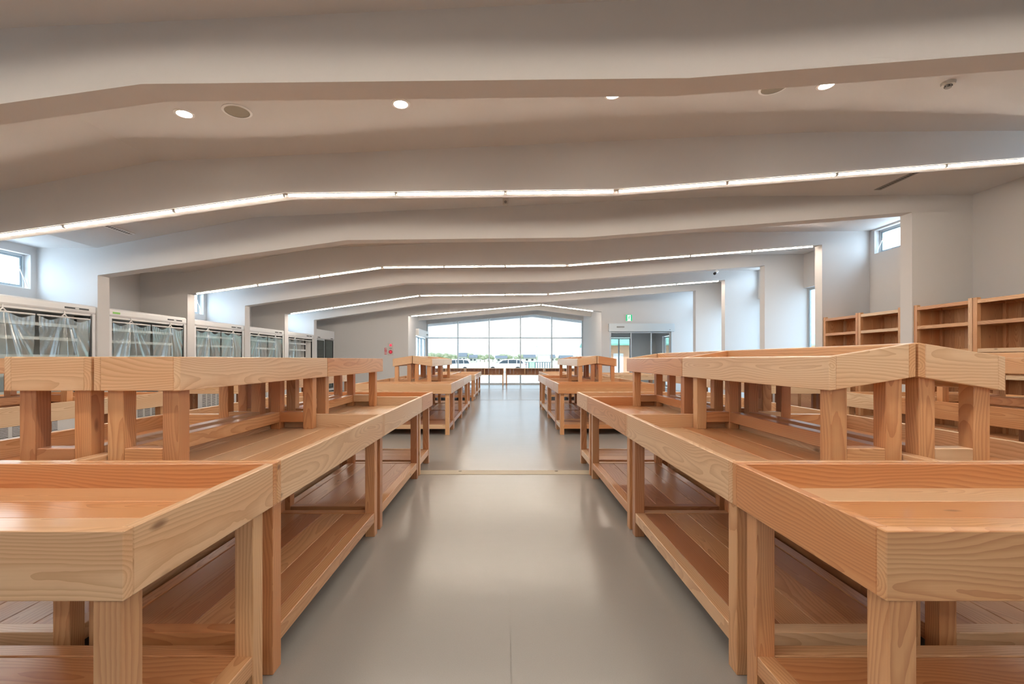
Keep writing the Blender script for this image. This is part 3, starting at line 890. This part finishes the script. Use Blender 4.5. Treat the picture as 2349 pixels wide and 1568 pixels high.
# ------------------------------------------------------------------ fire alarm, extinguisher sign, exit sign
yw = yH
t = thing('fire_alarm', 'beige fire alarm plate with red lamp and red call button on the end wall', 'fire alarm', (-4.25, yw, 1.53))
MB().box(-.108, .108, -.02, 0, -.225, .225).obj('plate', 'panel_beige', t)
MB().tube((0, -.02, .15), (0, -.06, .15), .048, 20, .036).obj('lamp', 'red_glow', t)
cb = MB().tube((0, -.02, -.10), (0, -.032, -.10), .072, 24).obj('call_button', 'red', t)
MB().tube((0, -.032, -.10), (0, -.036, -.10), .030, 20).obj('push_disc', 'red_glow', cb)
MB().box(-.05, .05, -.022, -.02, .02, .05).obj('nameplate', 'vent_grey', t)
t = thing('extinguisher_sign', 'narrow red sign with white characters left of the fire alarm', 'sign', (-4.44, yw, 1.46))
MB().box(-.042, .042, -.008, 0, -.125, .125).obj('plate', 'red', t)
for i, ch in enumerate('消火器'):
    text_mesh('character', ch, .082, 'white_print', t, (0, -.0085, .078 - i * .078), (PI / 2, 0, 0))
t = thing('exit_sign', 'green and white running-man exit sign above the automatic door', 'exit sign', (4.62, yw, 2.70))
MB().box(-.128, .128, -.03, 0, -.128, .128).obj('housing', 'white_metal', t)
MB().box(-.115, .115, -.034, -.03, -.115, .115).obj('green_face', 'exit_green', t)
MB().box(-.062, .066, -.036, -.034, -.115, .098).obj('doorway', 'exit_white', t)
man = MB()
man.tube((.018, -.036, .066), (.018, -.038, .066), .017, 14)
def limb(a, c, r):
    dx, dz = c[0] - a[0], c[1] - a[1]; l = math.hypot(dx, dz); nx, nz = -dz / l * r, dx / l * r
    man.prism_xz([(a[0] + nx, a[1] + nz), (a[0] - nx, a[1] - nz), (c[0] - nx, c[1] - nz), (c[0] + nx, c[1] + nz)], -.038, -.036)
for a, c, r in (((.012, .045), (-.006, -.015), .014), ((.010, .04), (-.035, .025), .007), ((-.035, .025), (-.05, -.002), .007), ((.014, .04), (.045, .018), .007),
                ((.045, .018), (.062, .03), .007), ((-.006, -.012), (.032, -.04), .009), ((.032, -.04), (.028, -.085), .008), ((-.008, -.012), (-.022, -.055), .009), ((-.022, -.055), (-.06, -.062), .008)):
    limb(a, c, r)
man.obj('running_figure', 'exit_green', t)

# ------------------------------------------------------------------ doors
d1 = struct(link('door_1', None, None, (0, yH, 0)))
hd = MB().box(DX0 - .04, DX1 + .05, -.11, -.001, DZ - .01, 2.48).obj('header', 'alu_light', d1)
MB().box(4.15, 4.42, -.15, -.111, 2.33, 2.375).obj('sensor', 'vent_grey', hd)
MB().box(6.1, 6.13, -.114, -.111, 2.24, 2.26).obj('lock', 'black_plastic', hd)
MB().box(DX0, DX0 + .03, 0, FT, 0, DZ).box(DX1 - .03, DX1, 0, FT, 0, DZ).obj('door_frame', 'alu_light', d1)
for a, c, yy in ((DX0 + .03, DX0 + .83, .02), (DX0 + .80, DX0 + 1.60, .07), (DX0 + 1.57, DX1 - .03, .12)):
    lf = MB().box(a, a + .035, yy, yy + .035, .01, DZ - .02).box(c - .035, c, yy, yy + .035, .01, DZ - .02).box(a + .035, c - .035, yy, yy + .035, .01, .09).box(a + .035, c - .035, yy, yy + .035, DZ - .06, DZ - .02).obj('door_leaf', 'alu_light', d1)
    MB().box(a + .035, c - .035, yy + .014, yy + .020, .09, DZ - .06).obj('pane', 'glass', lf)
# porch behind it
PY = 20.0
porch = [(3.76, 0), (4.5, 0), (4.5, 2.1), (5.5, 2.1), (5.5, 0), (6.76, 0), (6.76, 2.9), (3.76, 2.9)]
struct(MB().prism_xz(porch, PY, PY + .15).obj('wall_porch_end', 'white_paint'))
holed_wall('wall_porch_right', 6.6, 6.76, yH + FT, PY, 0, 2.9, [(17.9, 19.2, 0, 2.12)])
struct(MB().box(3.76, 6.76, yH + FT, PY + .6, 2.7, 2.9).obj('ceiling_porch', 'white_paint'))
d2 = struct(link('door_2', None, None, (0, PY, 0)))
for a, c, yy in ((4.5, 5.02, .03), (4.98, 5.5, .08)):
    lf = MB().box(a, a + .03, yy, yy + .03, .01, 2.09).box(c - .03, c, yy, yy + .03, .01, 2.09).box(a + .03, c - .03, yy, yy + .03, .01, .08).box(a + .03, c - .03, yy, yy + .03, 2.04, 2.09).obj('door_leaf', 'alu', d2)
    MB().box(a + .03, c - .03, yy + .012, yy + .018, .08, 2.04).obj('pane', 'glass_tinted', lf)
d3 = struct(link('door_3', None, None, (6.68, 0, 0)))
for a, c, xx in ((17.9, 18.56, -.03), (18.54, 19.2, .01)):
    lf = MB().box(xx, xx + .03, a, a + .035, .01, 2.1).box(xx, xx + .03, c - .035, c, .01, 2.1).box(xx, xx + .03, a + .035, c - .035, .01, .08).box(xx, xx + .03, a + .035, c - .035, 2.05, 2.1).obj('door_leaf', 'alu_light', d3)
    MB().box(xx + .012, xx + .018, a + .035, c - .035, .08, 2.05).obj('pane', 'glass_tinted', lf)
# automatic door in the lobby's left wall
d4 = struct(link('door_4', None, None, (-3.6, 0, 0)))
hd = MB().box(.001, .13, 18.5, 20.8, 2.12, 2.40).obj('header', 'white_metal', d4)
MB().box(.131, .17, 20.3, 20.5, 2.22, 2.27).obj('sensor', 'vent_grey', hd)
for a, c, xx in ((18.57, 19.32, -.05), (19.28, 20.03, -.09), (19.99, 20.73, -.05)):
    lf = MB().box(xx, xx + .035, a, a + .05, .01, 2.11).box(xx, xx + .035, c - .05, c, .01, 2.11).box(xx, xx + .035, a + .05, c - .05, .01, .09).box(xx, xx + .035, a + .05, c - .05, 2.05, 2.11).obj('door_leaf', 'alu', d4)
    MB().box(xx + .014, xx + .02, a + .05, c - .05, .09, 2.05).obj('pane', 'glass_side', lf)

# ------------------------------------------------------------------ outside
GZ = -0.30
struct(MB().box(-300, 300, -60, 62, GZ - .2, GZ).obj('parking_ground', 'asphalt'))
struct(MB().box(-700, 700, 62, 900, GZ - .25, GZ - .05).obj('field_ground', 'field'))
struct(MB().box(-WALL - .8, WALL + .8, YB - .8, 22.4, GZ, -.205).obj('plinth_ground', 'concrete'))
for x, lab in ((-5.6, 'white parking line outside, leftmost of three'), (-2.8, 'white parking line outside, middle one of three'), (0.4, 'white parking line outside, rightmost of three')):
    o = MB().box(-.07, .07, 0, 4.8, GZ, GZ + .004).obj('parking_line', 'line_white', None, (x, 36, 0))
    tag(o, lab, 'parking line', 'parking lines')

def car(label, x, y, rot, group='parked cars'):
    t = thing('car', label, 'car', (x, y, GZ), group, rot)
    L = 4.6
    low = [(-2.3, .32), (-2.28, .72), (-2.15, .88), (-1.05, .98), (2.2, 1.0), (2.3, .8), (2.3, .35), (1.85, .22), (-1.9, .22)]
    MB().prism_xz(low, -.85, .85).obj('body', 'car_white', t)
    cab = [(-1.15, .95), (-.35, 1.42), (.1, 1.49), (1.5, 1.49), (2.05, 1.36), (2.22, .95)]
    b = MB(); n = len(cab)
    b.v = [(px, -.82 + .16 * max(0, (pz - .95) / .54), pz) for px, pz in cab] + [(px, .82 - .16 * max(0, (pz - .95) / .54), pz) for px, pz in cab]
    b.f = [tuple(range(n)), tuple(reversed(range(n, 2 * n)))] + [(i, (i + 1) % n, n + (i + 1) % n, n + i) for i in range(n)]
    b.obj('cabin', 'car_white', t)
    for s in (-1, 1):
        for wp in ([(-.75, 1.0), (-.28, 1.34), (.30, 1.40), (.30, 1.0)], [(.38, 1.0), (.38, 1.40), (1.25, 1.40), (1.25, 1.0)], [(1.32, 1.0), (1.32, 1.40), (1.85, 1.32), (2.0, 1.0)]):
            w_ = MB(); m_ = len(wp)
            ys_ = [s * (.828 - .16 * max(0, (pz - .95) / .54)) for px, pz in wp]
            w_.v = [(px, yy, pz) for (px, pz), yy in zip(wp, ys_)] + [(px, yy - s * .02, pz) for (px, pz), yy in zip(wp, ys_)]
            w_.f = [tuple(range(m_)), tuple(reversed(range(m_, 2 * m_)))] + [(i, (i + 1) % m_, m_ + (i + 1) % m_, m_ + i) for i in range(m_)]
            w_.obj('window', 'car_glass', t)
    ws = MB(); ws.v = [(-1.10, -.70, 1.0), (-1.10, .70, 1.0), (-.40, .62, 1.41), (-.40, -.62, 1.41), (-1.05, -.70, .96), (-1.05, .70, .96), (-.35, .62, 1.37), (-.35, -.62, 1.37)]
    ws.f = [(0, 1, 2, 3), (7, 6, 5, 4), (0, 4, 5, 1), (1, 5, 6, 2), (2, 6, 7, 3), (3, 7, 4, 0)]
    ws.obj('windscreen', 'car_glass', t, (-.015, 0, .01))
    for wx in (-1.4, 1.4):
        for s in (-1, 1):
            MB().tube((wx, s * .62, .32), (wx, s * .87, .32), .32, 20).obj('wheel', 'tyre', t)
    for s in (-1, 1):
        MB().box(-2.31, -2.2, s * .7 - .13, s * .7 + .13, .62, .76).obj('headlamp', 'alu_light', t)
        MB().box(2.2, 2.31, s * .72 - .08, s * .72 + .08, .7, .95).obj('tail_lamp', 'red', t)
car('white station wagon parked outside the middle of the end glazing', .05, 52, 0)
car('white car with dark windows parked outside the left of the end glazing', -6.0, 50, math.radians(35))

t = thing('annex_building', 'orange rendered annex with a green roof seen through the right-hand doors', 'building', (21, 46, GZ))
MB().box(-11.2, 11.2, 0, 8, 0, 2.9).obj('wall', 'render_orange', t)
MB().prism_yz([(-1.0, 2.85), (-1.0, 3.0), (4, 4.6), (9, 3.0), (9, 2.85)], -12, 12).obj('roof', 'roof_green', t)
for x in (-9.6, -6.5, -1.5, 3.5, 8):
    dr = MB().box(x - .5, x + .5, -.03, 0, 0, 2.05).obj('door', 'white_metal', t)
    MB().box(x + .34, x + .40, -.08, -.031, 1.0, 1.06).obj('handle', 'vent_grey', dr)
for x in (-4, 1, 6):
    wd = MB().box(x - .8, x + .8, -.03, 0, .9, 2.0).obj('window', 'car_glass', t)
    MB().box(x - .02, x + .02, -.05, -.031, .9, 2.0).obj('mullion', 'white_metal', wd)
for x in (-11.2, -6, 0, 6, 11.2):
    MB().box(x - .12, x + .12, -.9, -.66, 0, 2.84).obj('post', 'render_orange', t)
# low fences
for x0, x1, mat, lab in ((1.95, 2.95, 'fence_grey', 'short grey mesh fence right of the station wagon'), (3.7, 5.8, 'fence_grey', 'long grey mesh fence at the edge of the car park'), (3.0, 3.65, 'fence_green', 'green fence panel between two grey fences')):
    t = thing('fence_panel', lab, 'fence', ((x0 + x1) / 2, 56, GZ), 'fences at the edge of the car park')
    hw = (x1 - x0) / 2
    MB().box(-hw, hw, -.02, .02, 1.08, 1.14).box(-hw, hw, -.02, .02, .1, .16).obj('rail', mat, t)
    n = max(3, int((x1 - x0) / .28))
    for i in range(n + 1):
        xx = -hw + .02 + i * (2 * hw - .04) / n
        MB().box(xx - .05, xx + .05, -.018, .018, 0, 1.1).obj('slat', mat, t)
# storage shed
t = thing('storage_shed', 'small white shed beyond the grey fence', 'shed', (6.6, 78, GZ))
MB().box(-1.0, 1.0, -1, 1, 0, 2.2).obj('wall', 'car_white', t)
MB().prism_xz([(-1.1, 2.2), (1.1, 2.2), (1.1, 2.32), (-1.1, 2.28)], -1.1, 1.1).obj('roof', 'house_wall', t)
MB().box(-.4, .4, -1.03, -1.0, .1, 1.9).obj('door', 'house_wall', t)

def tree(label, x, y, h, seed):
    rnd = random.Random(seed)
    t = thing('tree', label, 'tree', (x, y, GZ), 'distant trees')
    MB().tube((0, 0, 0), (0, 0, h * .5), .22, 6, .12).obj('trunk', 'bark', t)
    bm = bmesh.new()
    for i in range(7):
        c = Vector((rnd.uniform(-.32, .32) * h, rnd.uniform(-.25, .25) * h, h * rnd.uniform(.45, .8)))
        r = h * rnd.uniform(.17, .27)
        mtx = Matrix.Translation(c) @ Matrix.Diagonal((r * 1.15, r, r * .85, 1))
        bmesh.ops.create_icosphere(bm, subdivisions=2, radius=1, matrix=mtx)
    for v in bm.verts:
        v.co += Vector((rnd.uniform(-1, 1), rnd.uniform(-1, 1), rnd.uniform(-1, 1))) * h * .022
    me = bpy.data.meshes.new('crown'); bm.to_mesh(me); bm.free()
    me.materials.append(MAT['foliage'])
    link('crown', me, t)
rt = random.Random(5)
for i in range(34):
    px = 985 + i * 10.5 + rt.uniform(-2, 2)
    Y = 270 + (i % 4) * 22
    hpx = 15 if px < 1110 else (12 if px < 1170 else 8)
    if 1194 < px < 1204: hpx = 15
    h = hpx * rt.uniform(.75, 1.15) * Y / FPX + 1.45
    tree('distant tree on the horizon, number %s from the left' % ['one', 'two', 'three', 'four', 'five', 'six', 'seven', 'eight', 'nine', 'ten', 'eleven', 'twelve', 'thirteen', 'fourteen', 'fifteen', 'sixteen', 'seventeen', 'eighteen', 'nineteen', 'twenty', 'twenty-one', 'twenty-two', 'twenty-three', 'twenty-four', 'twenty-five', 'twenty-six', 'twenty-seven', 'twenty-eight', 'twenty-nine', 'thirty', 'thirty-one', 'thirty-two', 'thirty-three', 'thirty-four'][i], (px - VPX) * Y / FPX, Y, h, i)
def house(label, px, Y, w, h):
    t = thing('house', label, 'house', ((px - VPX) * Y / FPX, Y, GZ), 'distant houses')
    MB().box(-w / 2, w / 2, 0, 6, 0, h * .6).obj('wall', 'house_wall', t)
    MB().prism_yz([(-.7, h * .58), (3, h), (6.7, h * .58)], -w / 2 - .5, w / 2 + .5).obj('roof', 'roof_slate', t)
    for x in (-w * .25, w * .25):
        MB().box(x - .6, x + .6, -.03, 0, h * .2, h * .42).obj('window', 'car_glass', t)
for lab, px, Y, w, h in (('distant house with a slate roof beside the first mullion', 1060, 240, 4.0, 5.0), ('distant house with a slate roof left of the second mullion', 1085, 245, 3.6, 4.0),
                         ('distant house with a slate roof behind the station wagon', 1150, 255, 6, 3.6), ('distant house right of the third mullion', 1215, 255, 6, 4.2),
                         ('distant house near the fourth mullion', 1262, 255, 5, 4.2), ('distant house at the right of the glazing', 1300, 255, 7, 3.8)):
    house(lab, px, Y, w, h)
for lab, px, top in (('thin utility pole above the station wagon', 1177, 799), ('tall thin utility pole right of the third mullion', 1231, 791), ('thin utility pole near the right mullion', 1314, 806)):
    Y = 200.0
    t = thing('utility_pole', lab, 'pole', ((px - VPX) * Y / FPX, Y, GZ), 'utility poles')
    h = (VPY - top) * Y / FPX + 1.45
    MB().tube((0, 0, 0), (0, 0, h), .11, 8, .08).obj('mast', 'pole_grey', t)
    MB().box(-.5, .5, -.04, .04, h - .7, h - .6).obj('crossarm', 'pole_grey', t)
